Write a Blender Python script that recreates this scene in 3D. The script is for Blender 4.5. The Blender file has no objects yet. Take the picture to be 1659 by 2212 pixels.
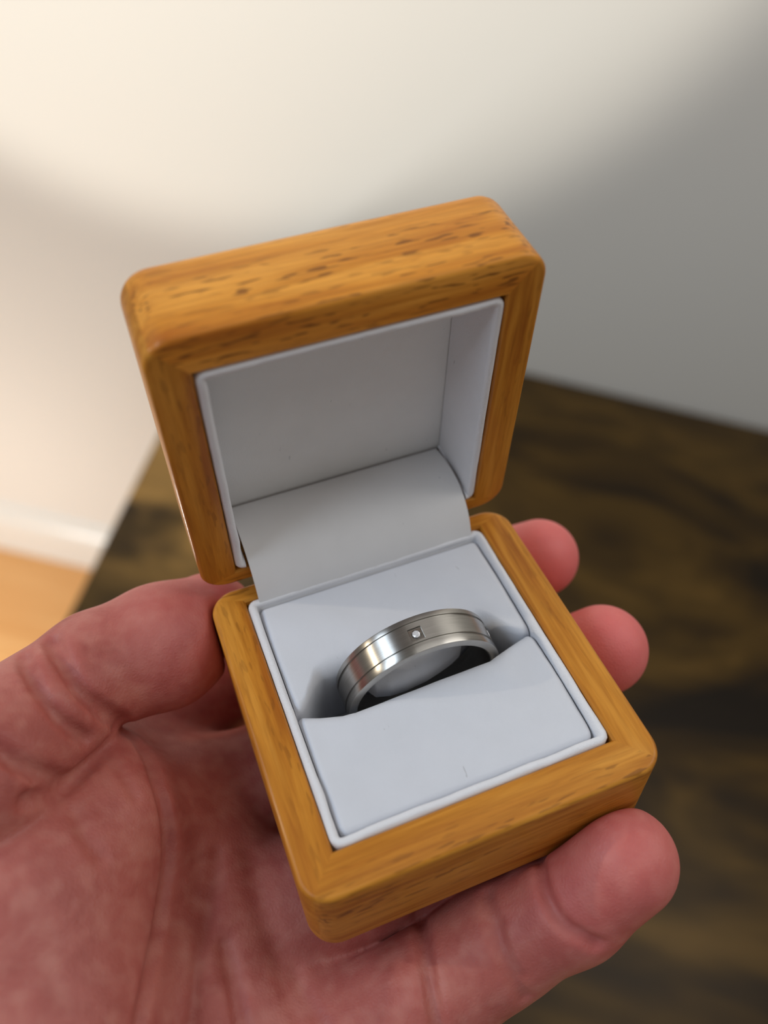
import bpy, math
import numpy as np
from mathutils import Matrix, Vector

S = bpy.context.scene
COL = S.collection
MM = 0.001

# ------------------------------------------------------------------ camera
# room frame: X along the wall to the right, Y towards the wall, Z up (metres)
CAM_ROT = Matrix(((0.973154898, -0.230151133, 0.0),
                  (0.177167709, 0.749123506, -0.638298970),
                  (0.146905231, 0.621163769, 0.769788558)))
cam_data = bpy.data.cameras.new('camera')
cam = bpy.data.objects.new('camera', cam_data)
COL.objects.link(cam)
cam.matrix_world = Matrix.Translation((0, 0, 1.5055)) @ CAM_ROT.to_4x4()
cam_data.sensor_fit = 'VERTICAL'
cam_data.sensor_height = 36
cam_data.lens = 36 * 1850 / 2212
cam_data.clip_start = 0.01
cam_data.dof.use_dof = True
cam_data.dof.focus_distance = 0.131
cam_data.dof.aperture_fstop = 11
S.camera = cam

# ------------------------------------------------------------------ world, lamps, exposure
S.view_settings.view_transform = 'Standard'
S.view_settings.look = 'None'
S.view_settings.gamma = 1
S.view_settings.use_curve_mapping = False
S.view_settings.exposure = 0
world = bpy.data.worlds.new('world'); S.world = world
world.use_nodes = True
world.node_tree.nodes['Background'].inputs[0].default_value = (1.0, 0.95, 0.88, 1)
world.node_tree.nodes['Background'].inputs[1].default_value = 0.17


def lamp(name, kind, loc, target, power, color, **kw):
    l = bpy.data.lights.new(name, kind)
    l.energy = power
    l.color = color
    for k, v in kw.items():
        setattr(l, k, v)
    o = bpy.data.objects.new(name, l)
    COL.objects.link(o)
    o.location = loc
    o.rotation_euler = (Vector(target) - Vector(loc)).to_track_quat('-Z', 'Y').to_euler()
    return o


lamp('reading_spot_light', 'SPOT', (-0.56, -0.28, 1.62), (-0.41, 0.94, 1.52), 40, (1.0, 0.94, 0.83),
     spot_size=2 * math.radians(29.5), spot_blend=0.25, shadow_soft_size=0.03)
lamp('reading_bulb_light', 'POINT', (-0.92, -0.02, 1.68), (0, 0, 0), 5.6, (1.0, 0.84, 0.62), shadow_soft_size=0.012)
lamp('low_lamp_light', 'POINT', (-0.74, 0.28, 0.24), (0, 0, 0), 9.6, (1.0, 0.99, 0.95), shadow_soft_size=0.05)
lamp('ceiling_light', 'AREA', (0.22, 0.14, 2.50), (0.0, 0.06, 1.4), 2.6, (1.0, 0.98, 0.95),
     shape='DISK', size=1.1)
lamp('added_key_light', 'AREA', (0.75, 0.46, 2.25), (0.0, 0.06, 1.4), 3.6, (1.0, 0.97, 0.92),
     shape='DISK', size=0.75)  # unseen key light added from back right to brighten fingers and wall
lamp('side_window_light', 'AREA', (-1.10, -0.35, 2.38), (0.0, 0.06, 1.4), 12.0, (0.72, 0.85, 1.0),
     shape='RECTANGLE', size=1.5, size_y=0.42)

# ------------------------------------------------------------------ helpers


def mesh_obj(name, verts, faces, mat, parent=None, smooth=True, scale=MM):
    me = bpy.data.meshes.new(name)
    v = np.asarray(verts, dtype=float) * scale
    me.from_pydata(v.tolist(), [], [tuple(int(i) for i in f) for f in faces])
    me.update()
    if smooth:
        me.polygons.foreach_set('use_smooth', [True] * len(me.polygons))
    if mat:
        me.materials.append(mat)
    o = bpy.data.objects.new(name, me)
    COL.objects.link(o)
    if parent:
        o.parent = parent
    return o


def sharp(o, deg=35):
    me = o.data
    import bmesh
    bm = bmesh.new(); bm.from_mesh(me)
    bmesh.ops.recalc_face_normals(bm, faces=bm.faces)
    for e in bm.edges:
        if len(e.link_faces) == 2 and e.calc_face_angle(0) > math.radians(deg):
            e.smooth = False
    bm.to_mesh(me); bm.free()
    return o


def empty(name, parent=None):
    o = bpy.data.objects.new(name, None)
    o.empty_display_size = 0.01
    COL.objects.link(o)
    if parent:
        o.parent = parent
    return o


def grid_faces(n, m, close_n=False, close_m=False):
    f = []
    for i in range(n if close_n else n - 1):
        for j in range(m if close_m else m - 1):
            a, b = i, (i + 1) % n
            c, d = j, (j + 1) % m
            f.append((a * m + c, b * m + c, b * m + d, a * m + d))
    return f


def box_mesh(x0, x1, y0, y1, z0, z1, bev=0.0):
    import bmesh
    bm = bmesh.new()
    bmesh.ops.create_cube(bm, size=1)
    for v in bm.verts:
        v.co = Vector((x0 + (v.co.x + .5) * (x1 - x0), y0 + (v.co.y + .5) * (y1 - y0), z0 + (v.co.z + .5) * (z1 - z0)))
    if bev:
        bmesh.ops.bevel(bm, geom=list(bm.edges), offset=bev, segments=3, affect='EDGES', profile=0.5)
    vs = [tuple(v.co) for v in bm.verts]
    bm.verts.index_update()
    fs = [[v.index for v in f.verts] for f in bm.faces]
    bm.free()
    return vs, fs


class NT:
    """tiny node helper"""

    def __init__(self, name):
        self.m = bpy.data.materials.new(name)
        self.m.use_nodes = True
        self.t = self.m.node_tree
        self.b = self.t.nodes['Principled BSDF']

    def n(self, kind, **kw):
        nd = self.t.nodes.new(kind)
        for k, v in kw.items():
            if k.startswith('i_'):
                key = k[2:]
                nd.inputs[int(key) if key.isdigit() else key.replace('_', ' ')].default_value = v
            else:
                setattr(nd, k, v)
        return nd

    def l(self, a, b):
        self.t.links.new(a, b)

    def coords(self, scale=(1, 1, 1), rot=(0, 0, 0)):
        c = self.n('ShaderNodeTexCoord')
        mp = self.n('ShaderNodeMapping')
        mp.inputs['Scale'].default_value = scale
        mp.inputs['Rotation'].default_value = rot
        self.l(c.outputs['Object'], mp.inputs[0])
        return mp.outputs[0]

    def noise(self, vec, scale, detail=3, rough=.5, dist=0):
        nd = self.n('ShaderNodeTexNoise')
        nd.inputs['Scale'].default_value = scale
        nd.inputs['Detail'].default_value = detail
        nd.inputs['Roughness'].default_value = rough
        nd.inputs['Distortion'].default_value = dist
        self.l(vec, nd.inputs['Vector'])
        return nd.outputs[0]

    def ramp(self, fac, stops):
        r = self.n('ShaderNodeValToRGB')
        e = r.color_ramp.elements
        while len(e) < len(stops):
            e.new(0.5)
        for el, (p, c) in zip(e, stops):
            el.position = p
            el.color = (*c, 1) if len(c) == 3 else c
        self.l(fac, r.inputs[0])
        return r.outputs[0]

    def mix(self, fac, a, b, blend='MIX'):
        m = self.n('ShaderNodeMix', data_type='RGBA', blend_type=blend)
        for sock, v in ((m.inputs[0], fac), (m.inputs[6], a), (m.inputs[7], b)):
            if isinstance(v, (int, float)):
                sock.default_value = v
            elif isinstance(v, tuple):
                sock.default_value = (*v, 1)
            else:
                self.l(v, sock)
        return m.outputs[2]

    def bump(self, h, strength, dist):
        b = self.n('ShaderNodeBump')
        b.inputs['Strength'].default_value = strength
        b.inputs['Distance'].default_value = dist
        self.l(h, b.inputs['Height'])
        return b

    def set(self, **kw):
        for k, v in kw.items():
            s = self.b.inputs[k.replace('_', ' ')]
            if hasattr(v, 'node'):
                self.l(v, s)
            else:
                s.default_value = (*v, 1) if isinstance(v, tuple) and len(v) == 3 and s.type == 'RGBA' else v


def wood_material(name, axis, seed, gain=1.0, pores=.85):
    w = NT(name)
    s = [1.0, 1.0, 1.0]
    s[axis] = 0.06
    c = w.n('ShaderNodeTexCoord')
    mp = w.n('ShaderNodeMapping')
    mp.inputs['Location'].default_value = (seed, seed * .37, seed * .71)
    mp.inputs['Scale'].default_value = tuple(s)
    w.l(c.outputs['Object'], mp.inputs[0])
    v = mp.outputs[0]
    big = w.noise(v, 330, 4, .55, .6)
    fine = w.noise(v, 1500, 3, .6, .2)
    # short dark pores along the grain
    s2 = [1.0, 1.0, 1.0]
    s2[axis] = 0.17
    mp2 = w.n('ShaderNodeMapping')
    mp2.inputs['Location'].default_value = (seed * 2, seed, -seed)
    mp2.inputs['Scale'].default_value = tuple(s2)
    w.l(c.outputs['Object'], mp2.inputs[0])
    pore = w.noise(mp2.outputs[0], 1500, 1, .5, .1)
    clump = w.noise(v, 210, 2, .5, 0)
    col = w.ramp(big, [(.28, (0.36, 0.105, 0.008)), (.46, (0.53, 0.205, 0.020)), (.62, (0.64, 0.28, 0.038)), (.80, (0.47, 0.165, 0.013))])
    fcol = w.ramp(fine, [(.3, (.80, .74, .66)), (.6, (1.06, 1.06, 1.06))])
    col = w.mix(.8, col, fcol, 'MULTIPLY')
    pm = w.n('ShaderNodeMath', operation='MULTIPLY')
    w.l(w.ramp(pore, [(.575, (0, 0, 0)), (.65, (1, 1, 1))]), pm.inputs[0])
    w.l(w.ramp(clump, [(.36, (0, 0, 0)), (.56, (pores, pores, pores))]), pm.inputs[1])
    col = w.mix(pm.outputs[0], col, (0.17, 0.055, 0.006))
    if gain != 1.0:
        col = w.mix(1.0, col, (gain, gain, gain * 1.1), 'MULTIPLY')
    w.set(Base_Color=col, Roughness=.5, Coat_Weight=.20, Coat_Roughness=.14)
    w.b.inputs['Specular IOR Level'].default_value = .2
    b = w.bump(fine, .08, .0002)
    w.l(b.outputs[0], w.b.inputs['Normal'])
    return w.m


WOOD_X = wood_material('oiled_wood_along', 0, .3)
WOOD_X2 = wood_material('oiled_wood_along_dark', 0, .9)
WOOD_LIT = wood_material('oiled_wood_lit', 0, 2.1, 1.28)  # same wood brightened: extra light on the lid front rail put into the colour
WOOD_Y = wood_material('oiled_wood_side', 1, .6, 1.0, .3)
WOOD_Y2 = wood_material('oiled_wood_side_b', 1, 1.3, 1.0, .35)


def fabric_material(name, colr, bump=.35, sheen=.15):
    w = NT(name)
    v = w.coords()
    fuzz = w.noise(v, 5200, 2, .7)
    soft = w.noise(v, 170, 3, .5)
    lint = w.noise(w.coords((1, .3, .6), (0.3, 0.2, 0.7)), 1500, 1, .5, .6)
    c = w.mix(w.ramp(soft, [(.3, (0, 0, 0)), (.75, (.5, .5, .5))]), colr, tuple(x * .93 for x in colr))
    c = w.mix(w.ramp(lint, [(.785, (0, 0, 0)), (.81, (.5, .5, .5))]), c, (.35, .35, .36))
    w.set(Base_Color=c, Roughness=.9, Sheen_Weight=sheen, Sheen_Roughness=.5)
    w.b.inputs['Specular IOR Level'].default_value = .1
    b = w.bump(fuzz, bump, .00012)
    w.l(b.outputs[0], w.b.inputs['Normal'])
    return w.m


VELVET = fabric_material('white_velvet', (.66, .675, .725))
LID_VELVET_LIT = fabric_material('white_velvet_lid_lit', (.87, .86, .85))  # same velvet painted brighter, standing in for light inside the lid
PIPING = fabric_material('white_fleece', (.80, .80, .83), .9, .25)
SATIN = fabric_material('white_satin', (.74, .73, .73), .12, .1)

w = NT('brushed_titanium')
tg = w.n('ShaderNodeTangent', direction_type='RADIAL', axis='Z')
brush = w.noise(w.coords((1, 1, 40)), 240, 2, .6)
w.set(Base_Color=w.ramp(brush, [(.3, (.40, .385, .36)), (.7, (.50, .485, .455))]), Metallic=1.0, Roughness=.30, Anisotropic=.8, Anisotropic_Rotation=.25)
w.l(tg.outputs[0], w.b.inputs['Tangent'])
TITANIUM = w.m
w = NT('polished_titanium')
w.set(Base_Color=(.52, .50, .47), Metallic=1.0, Roughness=.16)
POLISHED = w.m
w = NT('clear_stone')
w.set(Base_Color=(.97, .97, .99), Roughness=0.02, IOR=2.2, Transmission_Weight=.35)
STONE = w.m
w = NT('brass_hinge')
w.set(Base_Color=(.75, .55, .25), Metallic=1.0, Roughness=.3)
BRASS = w.m

# room materials
w = NT('white_wall_paint')
p = w.noise(w.coords(), 60, 4, .6)
w.set(Base_Color=(.86, .845, .80), Roughness=.85)
w.l(w.bump(p, .15, .001).outputs[0], w.b.inputs['Normal'])
WALL = w.m
w = NT('white_gloss_trim')
w.set(Base_Color=(.90, .89, .84), Roughness=.3)
TRIM = w.m
w = NT('orange_floor_wood')
pl = w.noise(w.coords((.25, 3, 1)), 14, 4, .6, .4)
w.set(Base_Color=w.ramp(pl, [(.3, (.80, .38, .12)), (.7, (.92, .50, .19))]), Roughness=.32)
FLOOR = w.m
w = NT('rustic_dark_table_wood')
v = w.coords((.45, 1.0, 1.0), (0, 0, .12))
blot = w.noise(v, 9.5, 3, .55, 1.0)
fine = w.noise(w.coords((.15, 1, 1)), 120, 4, .6, .3)
c = w.ramp(blot, [(.34, (.012, .007, .003)), (.46, (.042, .022, .004)), (.58, (.080, .043, .007)), (.74, (.14, .076, .015))])
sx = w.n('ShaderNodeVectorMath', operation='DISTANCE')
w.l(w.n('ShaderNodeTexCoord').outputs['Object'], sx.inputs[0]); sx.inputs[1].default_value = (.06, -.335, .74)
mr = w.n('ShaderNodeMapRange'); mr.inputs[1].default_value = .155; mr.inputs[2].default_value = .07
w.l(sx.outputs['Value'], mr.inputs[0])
tan_mask = w.ramp(w.noise(w.coords((.8, 1.0, 1.0), (0, 0, .3)), 13, 2, .5, .6), [(.40, (0, 0, 0)), (.54, (1, 1, 1))])  # tan patches, kept around one point by the left edge
c = w.mix(w.mix(1.0, mr.outputs[0], tan_mask, 'MULTIPLY'), c, (.34, .19, .05))
c = w.mix(.5, c, w.ramp(fine, [(.3, (.6, .6, .6)), (.7, (1.15, 1.15, 1.15))]), 'MULTIPLY')
w.set(Base_Color=c, Roughness=.42)
w.b.inputs['Specular IOR Level'].default_value = .22
TABLE = w.m
w = NT('black_table_metal')
w.set(Base_Color=(.02, .02, .02), Metallic=.6, Roughness=.45)
BLACK = w.m

# ------------------------------------------------------------------ setting
WALL_Y = .94


def structure(o):
    o['kind'] = 'structure'
    return o


v, f = box_mesh(-2.6, 2.6, WALL_Y, WALL_Y + .1, 0, 2.6)
structure(mesh_obj('wall_back', v, f, WALL, smooth=False, scale=1))
v, f = box_mesh(-2.6, 2.6, -2.2, WALL_Y + .1, -.1, 0)
structure(mesh_obj('floor', v, f, FLOOR, smooth=False, scale=1))
# baseboard: stepped profile swept along the wall
prof = [(0, 0), (.018, 0), (.018, .085), (.015, .100), (.010, .108), (.008, .125), (0, .13)]
vs, n = [], len(prof)
for xx in (-2.6, 2.6):
    vs += [(xx, WALL_Y - a, b) for a, b in prof]
fs = [(i, (i + 1) % n, n + (i + 1) % n, n + i) for i in range(n)] + [tuple(range(n)), tuple(range(2 * n - 1, n - 1, -1))]
structure(sharp(mesh_obj('baseboard_back', vs, fs, TRIM, smooth=False, scale=1)))

# ------------------------------------------------------------------ table
TX0, TX1, TY0, TY1, TZ = -.280, 1.25, .02, .932, .7446
table = empty('table')
table.location = (TX0, TY1, 0)
table['label'] = 'dark rustic brown wooden table with blotchy top pushed against the white wall'
table['category'] = 'table'


def tb(name, x0, x1, y0, y1, z0, z1, mat, bev=.002):
    v, f = box_mesh(x0 - TX0, x1 - TX0, y0 - TY1, y1 - TY1, z0, z1, bev)
    return sharp(mesh_obj(name, v, f, mat, table, scale=1))


tb('tabletop', TX0, TX1, TY0, TY1, TZ - .028, TZ, TABLE, .002)
for sx in (TX0 + .02, TX1 - .06):
    for sy in (TY0 + .02, TY1 - .06):
        tb('leg', sx, sx + .04, sy, sy + .04, 0, TZ - .0285, BLACK)
for sy in (TY0 + .03, TY1 - .05):
    tb('apron', TX0 + .0605, TX1 - .0605, sy, sy + .02, TZ - .068, TZ - .0285, BLACK)
for sx in (TX0 + .03, TX1 - .05):
    tb('apron', sx, sx + .02, TY0 + .0605, TY1 - .0605, TZ - .068, TZ - .0285, BLACK)

# ------------------------------------------------------------------ ring box (millimetres, box frame: X right, Y to the hinge, Z up)
BOX_MAT = Matrix(((0.840101796, -0.514235864, -0.172599095, 0.01042934),
                  (0.525653002, 0.850328656, 0.025101756, 0.0678576),
                  (0.133857734, -0.111815263, 0.984672257, 1.38905133),
                  (0, 0, 0, 1)))
IA, IB = 21.5, 22.123            # inner opening half sizes
OX, OF, OBK = 27.2, 28.2, 25.4   # outer: sides, front, back (hinge)
BASE_H, LID_H = 20.0, 16.0
LID_A = math.radians(84.45)
HINGE_Y, HINGE_Z = IB + 2.891, 4.547

ring_box = empty('ring_box')
ring_box.matrix_world = BOX_MAT
ring_box['label'] = 'open square wooden ring box lined with white velvet, held in the hand'
ring_box['category'] = 'box'


def path_pt(side, k, n, e, r, yf, yb):
    """point k of n along one mitred side of the rounded outline, inset e"""
    # corner order: front-left, front-right, back-right, back-left
    cs = [(-OX, yf), (OX, yf), (OX, yb), (-OX, yb)]
    dirs = [(-1, -1), (1, -1), (1, 1), (-1, 1)]
    a, b = side, (side + 1) % 4
    ca = (cs[a][0] - dirs[a][0] * r, cs[a][1] - dirs[a][1] * r)
    cb = (cs[b][0] - dirs[b][0] * r, cs[b][1] - dirs[b][1] * r)
    outn = [(0, -1), (1, 0), (0, 1), (-1, 0)][side]
    na = 6
    base = math.atan2(outn[1], outn[0])
    if k <= na:
        t = base - math.pi / 4 * (1 - k / na)
        return (ca[0] + (r - e) * math.cos(t), ca[1] + (r - e) * math.sin(t))
    if k >= n - 1 - na:
        t = base + math.pi / 4 * (1 - (n - 1 - k) / na)
        return (cb[0] + (r - e) * math.cos(t), cb[1] + (r - e) * math.sin(t))
    u = (k - na) / (n - 1 - 2 * na)
    p = (ca[0] + u * (cb[0] - ca[0]), ca[1] + u * (cb[1] - ca[1]))
    return (p[0] + outn[0] * (r - e), p[1] + outn[1] * (r - e))


def rails(parent, yf, yb, H, mats, r=4.4, top_r=.75, bot_r=2.6, inner_bottom=1.5):
    ic = [(-IA, -IB), (IA, -IB), (IA, IB), (-IA, IB)]
    sec = []
    for i in range(7):
        t = math.pi / 2 * i / 6
        sec.append((top_r - top_r * math.sin(t), -top_r + top_r * math.cos(t)))
    for i in range(7):
        t = math.pi / 2 * i / 6
        sec.append((bot_r - bot_r * math.cos(t), -H + bot_r - bot_r * math.sin(t)))
    n = 23
    for side in range(4):
        a, b = ic[side], ic[(side + 1) % 4]
        inw = [(0, 1), (-1, 0), (0, -1), (1, 0)][side]
        pts0 = [path_pt(side, k, n, 0, r, yf, yb) for k in range(n)]
        ax = 0 if side % 2 == 0 else 1
        lo, hi = pts0[0][ax], pts0[-1][ax]
        vs = []
        for k in range(n):
            f = (pts0[k][ax] - lo) / (hi - lo)
            ip = (a[0] + f * (b[0] - a[0]), a[1] + f * (b[1] - a[1]))
            loop = []
            for (e, z) in sec:
                p = path_pt(side, k, n, e, r, yf, yb)
                loop.append((p[0], p[1], z))
            loop.append((ip[0], ip[1], -H))
            loop.append((ip[0], ip[1], -.35))
            tgx = [(1, 0), (0, 1), (-1, 0), (0, -1)][side]
            o2 = (ip[0] - inw[0] * .3 + tgx[0] * .3 * (2 * f - 1), ip[1] - inw[1] * .3 + tgx[1] * .3 * (2 * f - 1))
            loop.append((o2[0], o2[1], 0))
            vs += loop
        m = len(loop)
        fs = grid_faces(n, m, False, True)
        fs += [tuple(range(m - 1, -1, -1)), tuple((n - 1) * m + i for i in range(m))]
        sharp(mesh_obj('rail', vs, fs, mats[side], parent), 40)


def rounded_rect(hx, hy, r, seg=5):
    pts = []
    for (sx, sy, t0) in ((1, -1, -90), (1, 1, 0), (-1, 1, 90), (-1, -1, 180)):
        for i in range(seg + 1):
            t = math.radians(t0 + 90 * i / seg)
            pts.append((sx * (hx - r) + r * math.cos(t), sy * (hy - r) + r * math.sin(t)))
    return pts


def liner(name, parent, depth, top, mat, width=1.35, hx=IA - .12, hy=IB - .12, keep=None):
    """rolled fabric edge round the opening, going down as a wall"""
    sec = [(0, -depth), (0, top - width / 2)]
    for i in range(1, 8):
        t = math.pi * i / 8
        sec.append((width / 2 - width / 2 * math.cos(t), top - width / 2 + width / 2 * math.sin(t)))
    sec += [(width, top - width / 2), (width, -depth)]
    rows = []
    base = rounded_rect(hx, hy, 1.6)
    # denser straight runs
    dense = []
    for i in range(len(base)):
        p, q = base[i], base[(i + 1) % len(base)]
        L = math.hypot(q[0] - p[0], q[1] - p[1])
        k = max(1, int(L / 1.2))
        for j in range(k):
            dense.append((p[0] + (q[0] - p[0]) * j / k, p[1] + (q[1] - p[1]) * j / k))
    rng = np.random.default_rng(3)
    n = len(dense)
    wob = np.convolve(np.r_[rng.normal(0, .10, n + 6)], np.ones(4) / 4, 'same')[:n]
    vs = []
    for i, (x, y) in enumerate(dense):
        p, q = dense[i - 1], dense[(i + 1) % n]
        tx, ty = q[0] - p[0], q[1] - p[1]
        L = math.hypot(tx, ty)
        nx, ny = -ty / L, tx / L          # inward (path runs counter-clockwise)
        for (e, z) in sec:
            vs.append((x + nx * (e + (wob[i] if 0 < e < width else 0)), y + ny * (e + (wob[i] if 0 < e < width else 0)), z + (wob[i] * .8 if z > -depth else 0)))
    m = len(sec)
    fs = grid_faces(n, m, True, False)
    if keep:
        fs = [f for f in fs if keep(np.mean([vs[i] for i in f], axis=0))]
    return mesh_obj(name, vs, fs, mat, parent)


# base
v, f = box_mesh(-OX + 3.0, OX - 3.0, -OF + 3.0, OBK - 2.5, -BASE_H, -BASE_H + 1.0, .2)
base = sharp(mesh_obj('base', v, f, WOOD_X2, ring_box))
base.data.name = 'base_panel'
rails(base, -OF, OBK, BASE_H, [WOOD_X, WOOD_Y, WOOD_X2, WOOD_Y2])
liner('base_lining', base, 18.5, .12, PIPING)
v, f = box_mesh(-IA + .15, IA - .15, -IB + .15, IB - .15, -18.7, -18.0, .1)
mesh_obj('bottom_lining', v, f, VELVET, base, smooth=False)

# lid: local frame has +Z out of its opening, +Y towards its front edge
ca, sa = math.cos(LID_A), math.sin(LID_A)
u_ = Vector((0, -ca, sa)); n_ = Vector((0, -sa, -ca))
o_ = Vector((0, HINGE_Y, HINGE_Z))
lid_c = o_ + u_ * IB
lid_m = Matrix(((1, 0, 0, 0), (0, u_.y, n_.y, lid_c.y * MM), (0, u_.z, n_.z, lid_c.z * MM), (0, 0, 0, 1)))
LID_IN = 12.6
v, f = box_mesh(-OX + 3, OX - 3, -OBK + 2.5, OF - 3, -LID_H, -LID_IN - .9, .2)
lid = sharp(mesh_obj('lid', v, f, WOOD_X, ring_box))
lid.matrix_local = lid_m
rails(lid, -OBK, OF, LID_H, [WOOD_X2, WOOD_Y, WOOD_LIT, WOOD_Y2], inner_bottom=1.5)
liner('lid_lining', lid, LID_IN - .3, .12, PIPING, keep=lambda c: not (c[1] < -IB + 2 and abs(c[0]) < 19.3))
# padded fabric panel on the inside of the lid
nx, ny = 40, 40
vs = []
for i in range(nx):
    for j in range(ny):
        x = -20.3 + 40.6 * i / (nx - 1); y = -21.9 + 42.8 * j / (ny - 1)
        ed = min(20.3 - abs(x), 20.9 - abs(y))
        vs.append((x, y, -LID_IN + .15 + .25 * min(1, ed / 3.0)))
fs = grid_faces(nx, ny)
mesh_obj('lid_pad', vs, fs, LID_VELVET_LIT, lid)

# fabric flap bridging the hinge
P0 = np.array([20.55, -1.6]); P1 = np.array([22.4, 7.0]); P2 = np.array([27.2, 9.5])
endv = o_ + u_ * 1.3 - n_ * (LID_IN - .6)
P3 = np.array([endv.y, endv.z])
vs = []
nt, nxx = 28, 24
for off in (0, .35):
    for i in range(nt):
        t = i / (nt - 1)
        p = (1 - t) ** 3 * P0 + 3 * t * (1 - t) ** 2 * P1 + 3 * t * t * (1 - t) * P2 + t ** 3 * P3
        d = 3 * (1 - t) ** 2 * (P1 - P0) + 6 * t * (1 - t) * (P2 - P1) + 3 * t * t * (P3 - P2)
        d /= np.linalg.norm(d)
        for j in range(nxx):
            x = -19.3 + 38.6 * j / (nxx - 1)
            vs.append((x, p[0] + d[1] * off, p[1] - d[0] * off))
fa = grid_faces(nt, nxx)
k = nt * nxx
fs = [f[::-1] for f in fa] + [tuple(i + k for i in f) for f in fa]
for i in range(nt - 1):
    for j in (0, nxx - 1):
        fs.append((i * nxx + j, (i + 1) * nxx + j, (i + 1) * nxx + j + k, i * nxx + j + k))
for i in (0, nt - 1):
    for j in range(nxx - 1):
        fs.append((i * nxx + j, i * nxx + j + 1, i * nxx + j + 1 + k, i * nxx + j + k))
sharp(mesh_obj('hinge_flap', vs, fs, SATIN, ring_box), 50)
# hinge barrel behind the flap
vs = []
for i, x in enumerate((-12, 12)):
    for j in range(12):
        t = 2 * math.pi * j / 12
        vs.append((x, 26.0 + 1.0 * math.cos(t), .6 + 1.0 * math.sin(t)))
fs = grid_faces(2, 12, False, True) + [tuple(range(11, -1, -1)), tuple(range(12, 24))]
sharp(mesh_obj('hinge', vs, fs, BRASS, ring_box))


# ring cushion: two pads either side of the slit
def sstep(a, b, x):
    t = min(1, max(0, (x - a) / (b - a)))
    return t * t * (3 - 2 * t)


def lip_front(x):
    xs = [-19.9, -19.1, -16.6, -13.4, -11.4, -4.5, 2.5, 11.3, 15.4, 18.9, 19.9]
    ys = [-.55, -.6, -1.7, -2.9, -3.2, -3.0, -2.8, -2.7, -1.3, -.25, -.2]
    return float(np.interp(x, xs, ys))


def inside_ring(x):
    return 1 - sstep(7.6, 9.7, abs(x - .87))


def lip_back(x):
    g = 1 - sstep(13.3, 19.2, abs(x + .3))
    bulge = float(np.interp(x, [-9, -6.2, -4.6, -2, 1.6, 4.2, 6.8, 9.5], [.6, -.1, -.6, -.7, -.3, .3, 1.1, 2.4]))
    w = inside_ring(x)
    return (-.15 + 5.05 * g) * (1 - w) + bulge * w


def pad(name, front):
    nx = 161
    hx = 19.85
    rows = []
    for i in range(nx):
        x = -hx + 2 * hx * i / (nx - 1)
        cor = 1.4 - math.sqrt(max(0, 1.4 ** 2 - max(0, abs(x) - (hx - 1.4)) ** 2))
        ex = hx - abs(x)
        edge_drop = .9 * (1 - min(1, ex / 1.0)) ** 2
        top = -.55
        yl = lip_front(x) if front else lip_back(x)
        near = 1 - sstep(11.5, 18.5, abs(x))
        prof = []
        y0 = (-20.45 + cor) if front else (20.35 - cor * .3)
        sg = 1 if front else -1
        for (a, b) in ((0, -4.0), (0, -1.6), (.12, -.7), (.5, -.18), (1.0, 0.0)):
            prof.append((y0 + sg * a, top + b))
        L = abs(yl - y0)
        lr = 2.4 if front else (1.4 + 1.6 * near) * (1 - inside_ring(x)) + 2.6 * inside_ring(x)
        rise = (.75 if front else -.1) * near
        for q in np.linspace(.12, 1, 16):
            yy = y0 + sg * (1.0 + q * (L - 1.0 - lr))
            zz = top + rise * sstep(.45, 1, q) + .25 * math.sin(math.pi * q) + .05 * math.sin(x * .9 + yy * 1.3) * math.sin(yy * .7)
            prof.append((yy, zz))
        zt = prof[-1][1]
        for q in range(1, 17):
            t = math.pi / 2 * q / 16
            prof.append((yl - sg * lr * (1 - math.sin(t)), zt - lr * (1 - math.cos(t))))
        zb = prof[-1][1]
        for zz in (-5.5, -6.2, -7, -7.8, -8.6, -12, -17.6):
            lean = 0 if front else .087 * (zb - zz) * near + (5.0 - yl) * inside_ring(x) * sstep(5.5, 8.5, -zz)
            prof.append((yl + sg * (-.0) + lean - (.25 * (zb - zz) / 14 if front else 0) * near, zz))
        rows.append([(x, p[0], p[1] - (edge_drop if p[1] > -3 else 0)) for p in prof])
    m = len(rows[0])
    vs = [p for r_ in rows for p in r_]
    fs = grid_faces(nx, m)
    if front:
        fs = [f[::-1] for f in fs]
    o = mesh_obj(name, vs, fs, VELVET, ring_box)
    return o


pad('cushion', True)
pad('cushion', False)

# ------------------------------------------------------------------ ring
ring = empty('ring')
RC, RR, RI, RHW, RT = np.array([0.873, 1.431, -4.37]), 12.921, 11.3, 3.026, 0.087
ax = Vector((0, math.cos(RT), math.sin(RT)))
e1 = Vector((1, 0, 0)); e2 = e1.cross(ax)      # e1, e2, ax
e2 = ax.cross(e1)
ring_local = Matrix(((e1.x, e2.x, ax.x, RC[0] * MM), (e1.y, e2.y, ax.y, RC[1] * MM), (e1.z, e2.z, ax.z, RC[2] * MM), (0, 0, 0, 1)))
ring.matrix_world = BOX_MAT @ ring_local
ring['label'] = 'brushed grey titanium ring with two grooves and small set stones in the white cushion slit'
ring['category'] = 'ring'
# local: Z = ring axis (towards hinge), angle measured from +X; box-up is at angle of -Y
STONE_T = [math.radians(a) for a in (-94.0, -22.0, 50.0, 122.0)]


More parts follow.
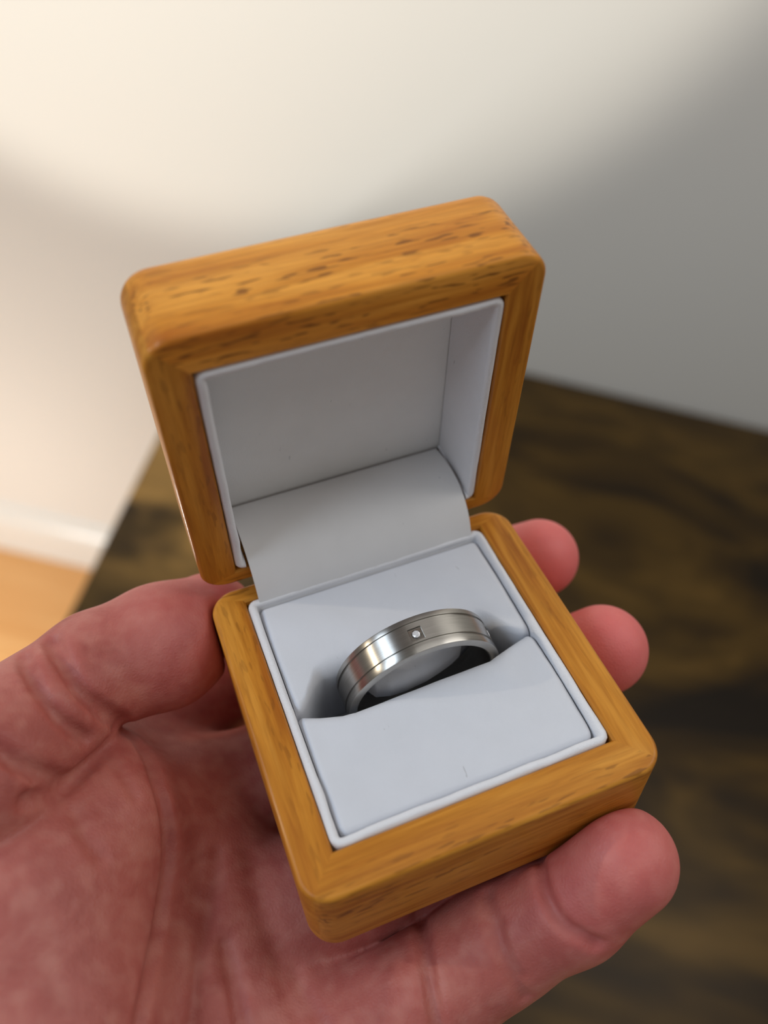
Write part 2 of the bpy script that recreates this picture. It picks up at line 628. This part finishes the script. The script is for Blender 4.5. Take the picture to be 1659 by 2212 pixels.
def band():
    gd, gw = .22, .26
    zs = [(-RHW, RI + .25), (-RHW, RR - .25), (-RHW + .08, RR - .07), (-RHW + .25, RR)]
    for g in (-1.667, 1.823):
        zs += [(g - gw, RR), (g - gw * .8, RR - gd), (g + gw * .8, RR - gd), (g + gw, RR)]
        if g < 0:
            zs += [(-1.06, RR), (-1.02, RR), (0, RR), (1.02, RR), (1.06, RR)]
    zs += [(RHW - .25, RR), (RHW - .08, RR - .07), (RHW, RR - .25), (RHW, RI + .25), (RHW - .12, RI + .06), (RHW - .5, RI), (0, RI - .05), (-RHW + .5, RI), (-RHW + .12, RI + .06)]
    th = list(np.linspace(-math.pi, math.pi, 288, endpoint=False))
    hw = 1.02 / RR
    for t in STONE_T:
        th = [x for x in th if abs((x - t + math.pi) % (2 * math.pi) - math.pi) > hw * 1.25]
        th += [t - hw * 1.04, t - hw, t, t + hw, t + hw * 1.04]
    th = sorted((x + math.pi) % (2 * math.pi) - math.pi for x in th)
    vs = []
    for t in th:
        pocket = any(abs((t - s + math.pi) % (2 * math.pi) - math.pi) < hw * 1.01 for s in STONE_T)
        for (z, r) in zs:
            rr = r
            if pocket and abs(z) < 1.03 and r > RR - .01:
                rr = RR - .55
            vs.append((rr * math.cos(t), rr * math.sin(t), z))
    m = len(zs)
    fs = [f[::-1] for f in grid_faces(len(th), m, True, True)]
    return sharp(mesh_obj('band', vs, fs, TITANIUM, ring), 25)


band_o = band()
for t in STONE_T:
    # brilliant-cut stone in a small round seat
    def place(x, y, z):       # x tangential, y axial, z radial
        r = RR + z
        return (r * math.cos(t) - x * math.sin(t), r * math.sin(t) + x * math.cos(t), y)
    vs, fs = [], []
    n = 8
    rings_ = [(.0, -.55), (.55, -.30), (.62, -.16), (.60, -.10), (.36, .03)]
    vs.append(place(0, 0, -.52))
    for (r, z) in rings_[1:]:
        for j in range(n):
            a_ = 2 * math.pi * (j + (.5 if r == .36 else 0)) / n
            vs.append(place(r * math.cos(a_), r * math.sin(a_), z))
    for j in range(n):
        fs.append((0, 1 + (j + 1) % n, 1 + j))
    for q in range(3):
        for j in range(n):
            a_, b_ = 1 + q * n + j, 1 + q * n + (j + 1) % n
            fs.append((a_, b_, b_ + n, a_ + n))
    fs.append(tuple(1 + 3 * n + j for j in range(n)))
    sharp(mesh_obj('stone', vs, fs, STONE, ring, smooth=False), 1)
    # four corner claws and a bright inner frame of the square seat
    vs, fs = [], []
    for (r0, r1, z0, z1) in ((1.0, .74, -.54, -.34),):
        loop_o, loop_i = [], []
        for j in range(32):
            a_ = 2 * math.pi * j / 32
            c_, s_ = math.cos(a_), math.sin(a_)
            q = .99 / max(abs(c_), abs(s_))
            loop_o.append((q * c_, q * s_))
            loop_i.append((r1 * c_, r1 * s_))
        lv = [place(x, y, -.02 - .28) for x, y in loop_o] + [place(x, y, -.30) for x, y in loop_i] + [place(x * .86, y * .86, -.52) for x, y in loop_i]
        vs = lv
        for j in range(32):
            k2 = (j + 1) % 32
            fs.append((j, k2, 32 + k2, 32 + j))
            fs.append((32 + j, 32 + k2, 64 + k2, 64 + j))
    sharp(mesh_obj('setting', vs, fs, POLISHED, ring), 30)

# ------------------------------------------------------------------ hand (one continuous skin, grown from a distance field)
#HAND_BEGIN
H = .5
G0 = np.array([-225., -66., -84.]); G1 = np.array([52., 66., 16.])
NG = np.ceil((G1 - G0) / H).astype(int) + 1
BIG = 9.0
axs = [(G0[i] + H * np.arange(NG[i])).astype(np.float32) for i in range(3)]


def region(lo, hi, padm):
    sl = []
    for i in range(3):
        a = max(0, int((lo[i] - padm - G0[i]) / H)); b = min(NG[i], int((hi[i] + padm - G0[i]) / H) + 2)
        sl.append(slice(a, max(a, b)))
    return tuple(sl)


def pts(sl):
    return axs[0][sl[0]][:, None, None], axs[1][sl[1]][None, :, None], axs[2][sl[2]][None, None, :]


def smin(a, b, k):
    h = np.maximum(k - np.abs(a - b), 0) / k
    return np.minimum(a, b) - h * h * k * .25


def seg_dist(X, Y, Z, a, b):
    a = np.asarray(a, np.float32); b = np.asarray(b, np.float32); d = b - a
    L2 = float(d @ d) + 1e-9
    t = np.clip(((X - a[0]) * d[0] + (Y - a[1]) * d[1] + (Z - a[2]) * d[2]) / L2, 0, 1)
    return np.sqrt((X - a[0] - t * d[0]) ** 2 + (Y - a[1] - t * d[1]) ** 2 + (Z - a[2] - t * d[2]) ** 2), t


def add_cone(D, a, b, ra, rb, k):
    r = max(ra, rb)
    sl = region(np.minimum(a, b) - r, np.maximum(a, b) + r, BIG)
    X, Y, Z = pts(sl)
    d, t = seg_dist(X, Y, Z, a, b)
    D[sl] = smin(D[sl], d - (ra + t * (rb - ra)), k)


def add_ell(D, c, r, k, axis=(1, 0, 0)):
    c = np.asarray(c, np.float32)
    m = max(r)
    sl = region(c - m, c + m, BIG)
    X, Y, Z = pts(sl)
    ax1 = np.array(axis, float); ax1 /= np.linalg.norm(ax1)
    up_ = np.array([0, 0, 1.]); ax2 = np.cross(up_, ax1); ax2 /= np.linalg.norm(ax2); ax3 = np.cross(ax1, ax2)
    q = [((X - c[0]) * a_[0] + (Y - c[1]) * a_[1] + (Z - c[2]) * a_[2]) / r_ for a_, r_ in zip((ax1, ax2, ax3), r)]
    k0 = np.sqrt(q[0] ** 2 + q[1] ** 2 + q[2] ** 2)
    k1 = np.sqrt((q[0] / r[0]) ** 2 + (q[1] / r[1]) ** 2 + (q[2] / r[2]) ** 2) + 1e-6
    D[sl] = smin(D[sl], (k0 * (k0 - 1) / k1).astype(np.float32), k)


def new():
    return np.full(tuple(NG), BIG, np.float32)


# joints (mm, box frame)
WR = (-138, -20, -44)
FING = {
    'index': [((-47, 30, -39), 10.5), ((-9, 33, -30.5), 9.3), ((15, 30, -25.5), 8.2), ((36.0, 23.0, -16.5), 7.6)],
    'middle': [((-42, 8, -39.5), 11.0), ((-2, 9, -29.8), 9.6), ((21, 5, -28), 8.6), ((36.3, 0.0, -16.5), 8.0)],
    'ring_f': [((-37, -15.5, -38.5), 11.4), ((-1, -15.5, -29.5), 9.6), ((16.5, -16, -30), 8.4), ((25.5, -15.5, -25.5), 7.4)],
    'little': [((-32, -38.5, -38), 11.0), ((0.0, -34.0, -29.5), 8.7), ((11, -34.6, -22.5), 8.3), ((18.6, -34.3, -13.8), 7.9)],
}
THUMB = [((-99, -18, -20), 13.0), ((-65.5, 7.0, 1.0), 11.6), ((-47, 22.0, -5.5), 9.3), ((-36.5, 24.2, -7.6), 10.2), ((-28.0, 28.2, -10.4), 8.7)]

palm = new()
for nme, ch in FING.items():
    a, ra = ch[0]
    wpt = (WR[0] + 8, WR[1] + (a[1] + 4) * .32, WR[2])
    add_cone(palm, a, wpt, ra + .8, 13.5, 9)
add_cone(palm, np.array(WR), np.array((-170., -24., -48.)), 20, 22, 12)
add_cone(palm, np.array((-170., -24., -48.)), np.array((-235., -29., -54.)), 22, 27, 8)
# thenar and hypothenar mounds, skin of the web
add_cone(palm, np.array((-54.5, 1.0, -17.0)), np.array((-67., -24., -20.)), 12.5, 15.5, 4)
add_cone(palm, np.array((-67., -24., -20.)), np.array(THUMB[0][0]), 15.5, 15.0, 8)
add_ell(palm, (-66, -9, -13), (19, 15, 15), 5, (.5, .85, 0))
add_cone(palm, np.array((-50.5, 10.0, -16.5)), np.array((-47., 1., -20.)), 6.0, 7.0, 5)
add_cone(palm, np.array((-40., 6., -32.)), np.array((-45., -24., -34.)), 10.5, 11.5, 9)
add_ell(palm, (-88, -44, -34), (38, 15, 14), 10, (1, .15, 0))
add_cone(palm, np.array((-60., 8., -18.)), np.array((-49., 25., -34.)), 9, 9.0, 8)

final = palm.copy()
for nme, ch in FING.items():
    loc = palm.copy()
    fd = new()
    for (a, ra), (b, rb) in zip(ch[:-1], ch[1:]):
        add_cone(fd, np.array(a), np.array(b), ra, rb, 2.5)
    loc = smin(loc, fd, 6)
    final = smin(final, loc, 1.0)
th = new()
for (a, ra), (b, rb) in zip(THUMB[:-1], THUMB[1:]):
    add_cone(th, np.array(a), np.array(b), ra, rb, 3.0)
final = np.minimum(final, smin(palm, th, 2.0))
D = final
del palm, final, loc, fd, th

# skin creases: (depth, width, polyline)
CREASES = [
    (4, 1.05, [(-51.4, 22.6, 4.7), (-50.9, 20.8, 5.3), (-50.6, 19.2, 5.6), (-50.3, 17.7, 5.7), (-49.9, 16.4, 5.6), (-49.6, 15.1, 5.3), (-49.2, 13.9, 4.8), (-48.8, 12.8, 4.1), (-48.2, 11.8, 3.1), (-47.5, 11.2, 1.8), (-46.8, 10.8, -0.1), (-46, 10.7, -2.5), (-45.3, 11.2, -5.8)]),
    (2.2, 0.95, [(-55.4, 20, 6.2), (-54.9, 17.6, 7.1), (-54.5, 15.7, 7.5), (-54.1, 14, 7.6), (-53.8, 12.6, 7.4), (-53.3, 11.3, 7.1), (-52.9, 10.1, 6.5), (-52.4, 9.1, 5.7), (-51.9, 8.3, 4.8), (-51.4, 7.8, 3.7), (-50.8, 7.4, 2.6), (-50.3, 7.2, 1.3), (-49.8, 7.1, -0.2)]),
    (2.6, 1.1, [(-59.8, 3.9, 10.6), (-59, 3.1, 9.8), (-58.2, 2.4, 8.8), (-57.4, 1.9, 7.6), (-56.7, 1.5, 6.3), (-55.9, 1.3, 4.9), (-55.1, 1.3, 3.1), (-54.4, 1.6, 1.1), (-53.9, 2.3, -1.8)]),
    (2.4, 1.1, [(-58, -1.6, 4), (-57.4, -1.3, 3.2), (-56.7, -0.8, 2.3), (-56.1, -0.3, 1.3), (-55.5, 0.2, 0.3), (-55, 0.8, -0.5), (-54.6, 1.3, -1.1), (-54.3, 1.8, -1.7), (-53.7, 2.5, -2.5), (-53.1, 3.4, -3.3), (-52.2, 4.5, -4.1), (-51.3, 5.5, -4.8), (-50.3, 6.6, -5.5), (-49.3, 7.9, -6.3), (-48.1, 9.1, -6.8), (-46.9, 10.3, -7), (-45.5, 11.2, -6.9)]),
    (2, 1, [(-45.2, 11.4, -6.6), (-45.5, 14.2, -13.8), (-44.7, 12.2, -13.2), (-44.1, 10.4, -13), (-43.5, 8.3, -12.4), (-43.1, 6.1, -11.9), (-42.9, 3.8, -11.5), (-42.8, 1.9, -11.4), (-42.7, 0, -11.6), (-42.7, -1.4, -12), (-42.8, -2.7, -12.5), (-43, -3.8, -13.2), (-43.2, -4.9, -13.9), (-43.5, -6, -14.5), (-43.8, -7, -15), (-44.2, -8.2, -15.5), (-44.7, -9.5, -15.9), (-45.3, -11.1, -16.1), (-46, -12.8, -16.2), (-46.7, -14.7, -16.2), (-47.4, -16.8, -15.9), (-48.2, -19.2, -15.3), (-49, -21.6, -14.5), (-49.8, -24, -13.7), (-50.5, -25.8, -13.3), (-51, -27.1, -13), (-51.4, -28.1, -12.9), (-51.7, -29, -12.9), (-52.1, -29.9, -12.9)]),
    (0.5, 0.9, [(-48.7, 8, -7.2), (-48.2, 6.8, -7.1), (-47.7, 5.7, -6.9), (-47.3, 4.6, -6.9), (-46.8, 3.4, -6.9), (-46.5, 2.4, -7), (-46.2, 1.4, -7.1), (-46, 0.4, -7.3), (-45.8, -0.5, -7.6)]),
    (0.5, 1.2, [(-53.2, -2.8, -2.6), (-53, -3.8, -2.6), (-52.9, -4.7, -2.7), (-52.7, -5.6, -2.8), (-52.5, -6.4, -3), (-52.3, -7.2, -3.3), (-52, -7.8, -3.6), (-51.7, -8.5, -4), (-51.4, -9.1, -4.4)]),
    (1.4, 1.1, [(-39.5, -20.8, -22), (-39.5, -22.1, -22.1), (-39.5, -23.3, -22.3), (-39.5, -24.6, -22.4), (-39.5, -26, -22.5), (-39.6, -27.5, -22.7), (-39.8, -29.1, -23.1), (-39.9, -30.9, -23.5), (-40.1, -32.4, -23.9)]),
    (0.6, 1, [(-37.1, -7.3, -21.4), (-37.8, -9.3, -21.4), (-38.6, -11.3, -21.4), (-39.3, -13.3, -21.3), (-40.1, -15.2, -21.2), (-40.9, -17, -21.2), (-41.8, -18.7, -21.1), (-42.7, -20.4, -21), (-43.5, -22.2, -20.9), (-44.2, -24.1, -20.8), (-44.9, -26.1, -20.8), (-45.6, -28, -21.1), (-46.3, -29.7, -21.5)]),
    (0.5, 2.2, [(-39.4, 2.4, -15.9), (-39.4, -0.6, -16), (-39.5, -3.1, -17.1), (-39.6, -5.3, -18.6), (-39.8, -7.7, -19.7), (-40.2, -10.1, -20.5), (-40.7, -12.5, -20.8), (-41.2, -15, -20.9), (-41.7, -17.4, -21)]),
    (0.5, 2, [(-32.6, -8.8, -24.2), (-32.7, -10.8, -23.9), (-32.9, -12.7, -23.7), (-33.1, -14.6, -23.6), (-33.1, -16.4, -23.7), (-33.1, -18.3, -24), (-32.9, -20.1, -24.5), (-32.8, -21.9, -25.2), (-32.6, -23.8, -25.8), (-32.5, -25.7, -26.3), (-32.4, -27.7, -26.5), (-32.4, -29.9, -26.3), (-32.3, -32, -26)]),
    (0.6, 1, [(-30.8, -26.8, -27.5), (-30.7, -27.6, -27.5), (-30.7, -28.5, -27.3), (-30.6, -29.5, -27.1), (-30.5, -30.6, -26.7), (-30.2, -31.8, -26.3), (-29.9, -33.2, -25.8), (-29.6, -34.6, -25.5), (-29.3, -35.9, -25.2)]),
    (2, 1, [(-9.8, -24.5, -28.4), (-9.9, -25.1, -30.2), (-10.3, -26.4, -29.5), (-10.9, -28.2, -26.6), (-11.4, -29.6, -25.4), (-11.7, -30.9, -24.7), (-12.1, -32.2, -24.2), (-12.4, -33.5, -23.9), (-12.7, -35, -23.9), (-13.1, -36.6, -24), (-13.5, -38.4, -24.4), (-13.8, -40.1, -25.1), (-14.1, -41.7, -26.1)]),
    (1.3, 0.95, [(-0.5, -28.8, -21.5), (-1, -30.4, -20.7), (-1.3, -31.9, -20.3), (-1.6, -33.2, -20.2), (-1.8, -34.4, -20.2), (-2, -35.5, -20.4), (-2, -36.6, -20.7), (-2, -37.6, -21.1), (-2, -38.7, -21.6), (-1.8, -39.8, -22.3), (-1.5, -40.8, -23.3), (-1.1, -41.9, -24.6), (-0.6, -42.9, -26.5)]),
    (0.8, 0.9, [(-1, -33.5, -19.9), (-1.3, -34.4, -20), (-1.6, -35.2, -20.2), (-1.8, -36.1, -20.5), (-1.9, -36.9, -20.8), (-1.8, -37.9, -21.1), (-1.6, -38.8, -21.6), (-1.3, -39.8, -22.1), (-1, -40.7, -22.9)]),
    (1.6, 0.95, [(9.4, -27.2, -20.4), (7.8, -29.6, -16.1), (7.2, -31, -15.7), (6.8, -32.2, -15.5), (6.5, -33.4, -15.5), (6.4, -34.5, -15.5), (6.4, -35.6, -15.6), (6.5, -36.7, -15.8), (6.8, -37.8, -16), (7.4, -38.9, -16.2), (8.3, -39.9, -16.4), (9.3, -40.9, -16.9), (10.3, -41.8, -17.6)]),
]


def groove(D, depth, width, line):
    line = np.asarray(line, np.float32)
    sl = region(line.min(0), line.max(0), width * 3)
    X, Y, Z = pts(sl)
    dm = None
    for a, b in zip(line[:-1], line[1:]):
        d, t = seg_dist(X, Y, Z, a, b)
        dm = d if dm is None else np.minimum(dm, d)
    D[sl] += depth * np.exp(-(dm / width) ** 2)


for (dp, wd, ln) in CREASES:
    groove(D, dp, wd, ln)


# flatten against the box (base and open lid)
def carve_box(D, c, half, r, rot=None, clear=.12):
    c = np.asarray(c, np.float32)
    m = float(np.linalg.norm(half))
    sl = region(c - m, c + m, 2)
    X, Y, Z = pts(sl)
    x, y, z = X - c[0], Y - c[1], Z - c[2]
    if rot is not None:
        x, y, z = x + 0 * y + 0 * z, y * rot[0][0] + z * rot[0][1], y * rot[1][0] + z * rot[1][1]
    q = [np.abs(a_) - (h_ - r) for a_, h_ in zip((x, y, z), half)]
    o = np.sqrt(np.maximum(q[0], 0) ** 2 + np.maximum(q[1], 0) ** 2 + np.maximum(q[2], 0) ** 2)
    i = np.minimum(np.maximum(np.maximum(q[0], q[1]), q[2]), 0)
    D[sl] = -smin(-D[sl], o + i - r - clear, 1.6)


carve_box(D, (0, (OBK - OF) / 2, -BASE_H / 2), (OX, (OBK + OF) / 2, BASE_H / 2), 2.0)
lc = lid_c + n_ * (-LID_H / 2) + u_ * ((OF - OBK) / 2)
carve_box(D, tuple(lc), (OX, (OBK + OF) / 2, LID_H / 2), 2.0, ((u_.y, u_.z), (n_.y, n_.z)))


def surface_nets(D):
    s = D < 0
    nx_, ny_, nz_ = D.shape
    cnt = np.zeros((nx_ - 1, ny_ - 1, nz_ - 1), np.uint8)
    for i in (0, 1):
        for j in (0, 1):
            for k in (0, 1):
                cnt += s[i:nx_ - 1 + i, j:ny_ - 1 + j, k:nz_ - 1 + k]
    act = (cnt > 0) & (cnt < 8)
    cells = np.argwhere(act)
    idx = np.full(act.shape, -1, np.int32)
    idx[act] = np.arange(len(cells))
    acc = np.zeros((len(cells), 3)); num = np.zeros(len(cells))
    corner = {}
    for i in (0, 1):
        for j in (0, 1):
            for k in (0, 1):
                corner[(i, j, k)] = D[cells[:, 0] + i, cells[:, 1] + j, cells[:, 2] + k].astype(float)
    for a in corner:
        for axn in range(3):
            if a[axn] == 0:
                b = list(a); b[axn] = 1; b = tuple(b)
                da, db = corner[a], corner[b]
                m = (da < 0) != (db < 0)
                t = np.where(m, da / np.where(m, da - db, 1), 0)
                p = np.array(a, float)[None, :].repeat(len(cells), 0)
                p[:, axn] += t
                acc[m] += p[m]; num[m] += 1
    V = G0 + H * (cells + acc / num[:, None])
    F = []
    for axn in range(3):
        sh = [slice(1, -1)] * 3
        lo = [slice(1, -1)] * 3; hi = [slice(1, -1)] * 3
        lo[axn] = slice(0, -1); hi[axn] = slice(1, None)
        A = s[tuple(lo)]; B = s[tuple(hi)]
        e = np.argwhere(A != B)
        off = np.ones(3, int); off[axn] = 0
        e = e + off
        u1, v1 = (axn + 1) % 3, (axn + 2) % 3
        du = np.zeros(3, int); du[u1] = 1
        dv = np.zeros(3, int); dv[v1] = 1
        q = [e - du - dv, e - dv, e, e - du]
        quad = np.stack([idx[tuple(c_.T)] for c_ in q], 1)
        inside = s[tuple(e.T)]
        quad[~inside] = quad[~inside][:, ::-1]
        F.append(quad)
    return V, np.concatenate(F)


for sl_ in ((0,), (-1,), (slice(None), 0), (slice(None), -1), (slice(None), slice(None), 0), (slice(None), slice(None), -1)):
    D[sl_] = 1.0
V, F = surface_nets(D)


def laplace(V, F, n, lam):
    e = np.concatenate([F[:, [0, 1]], F[:, [1, 2]], F[:, [2, 3]], F[:, [3, 0]]])
    deg = np.bincount(e[:, 0], minlength=len(V)) + np.bincount(e[:, 1], minlength=len(V))
    for _ in range(n):
        s_ = np.zeros_like(V)
        for c_ in range(3):
            s_[:, c_] = np.bincount(e[:, 0], V[e[:, 1], c_], len(V)) + np.bincount(e[:, 1], V[e[:, 0], c_], len(V))
        V = V + lam * (s_ / deg[:, None] - V)
    return V


for _ in range(1):
    V = laplace(V, F, 1, .55)
    V = laplace(V, F, 1, -.57)
V = laplace(V, F, 1, .3)
del D
#HAND_END

w = NT('skin')
v = w.coords()
mott = w.noise(v, 110, 4, .6, .5)
spots = w.noise(v, 330, 1, .5)
pore = w.noise(v, 2600, 2, .6)
vor = w.n('ShaderNodeTexVoronoi', feature='DISTANCE_TO_EDGE')
vor.inputs['Scale'].default_value = 1500
w.l(v, vor.inputs['Vector'])
flush_lit = w.n('ShaderNodeAttribute', attribute_name='flush_lit')
c = w.ramp(mott, [(.30, (.36, .088, .073)), (.50, (.43, .122, .102)), (.72, (.50, .175, .143))])
c = w.mix(w.ramp(spots, [(.45, (0, 0, 0)), (.8, (.35, .35, .35))]), c, (.62, .29, .235))
fm = w.n('ShaderNodeMath', operation='MULTIPLY')
w.l(flush_lit.outputs['Fac'], fm.inputs[0]); fm.inputs[1].default_value = .95
c = w.mix(fm.outputs[0], c, (.84, .19, .185))
w.set(Base_Color=c, Roughness=.52, Subsurface_Weight=.3, Subsurface_Scale=.004)
w.b.inputs['Subsurface Radius'].default_value = (1.0, .35, .2)
w.b.inputs['Specular IOR Level'].default_value = .35
hm = w.n('ShaderNodeMath', operation='MULTIPLY_ADD')
w.l(pore, hm.inputs[0]); hm.inputs[1].default_value = .6
w.l(vor.outputs[0], hm.inputs[2])
b = w.bump(hm.outputs[0], .45, .00015)
w.l(b.outputs[0], w.b.inputs['Normal'])
SKIN = w.m

hand = mesh_obj('hand', V, F, SKIN)
hand.matrix_world = BOX_MAT
hand['label'] = 'bare left hand, palm up, gripping the wooden ring box from below'
hand['category'] = 'hand'
fl = np.zeros(len(V))
FLUSH_LIT = {'index': 1.0, 'middle': 1.0, 'ring_f': .8, 'little': .45, 'thumb': .6}  # fingertip redness; also paints in brighter index and middle, shaded little finger
for nme, ch in list(FING.items()) + [('thumb', THUMB)]:
    tip = np.array(ch[-1][0])
    fl = np.maximum(fl, FLUSH_LIT[nme] * np.exp(-(np.linalg.norm(V - tip, axis=1) / 14.0) ** 2))
at = hand.data.attributes.new('flush_lit', 'FLOAT', 'POINT')
at.data.foreach_set('value', fl.astype(np.float32))
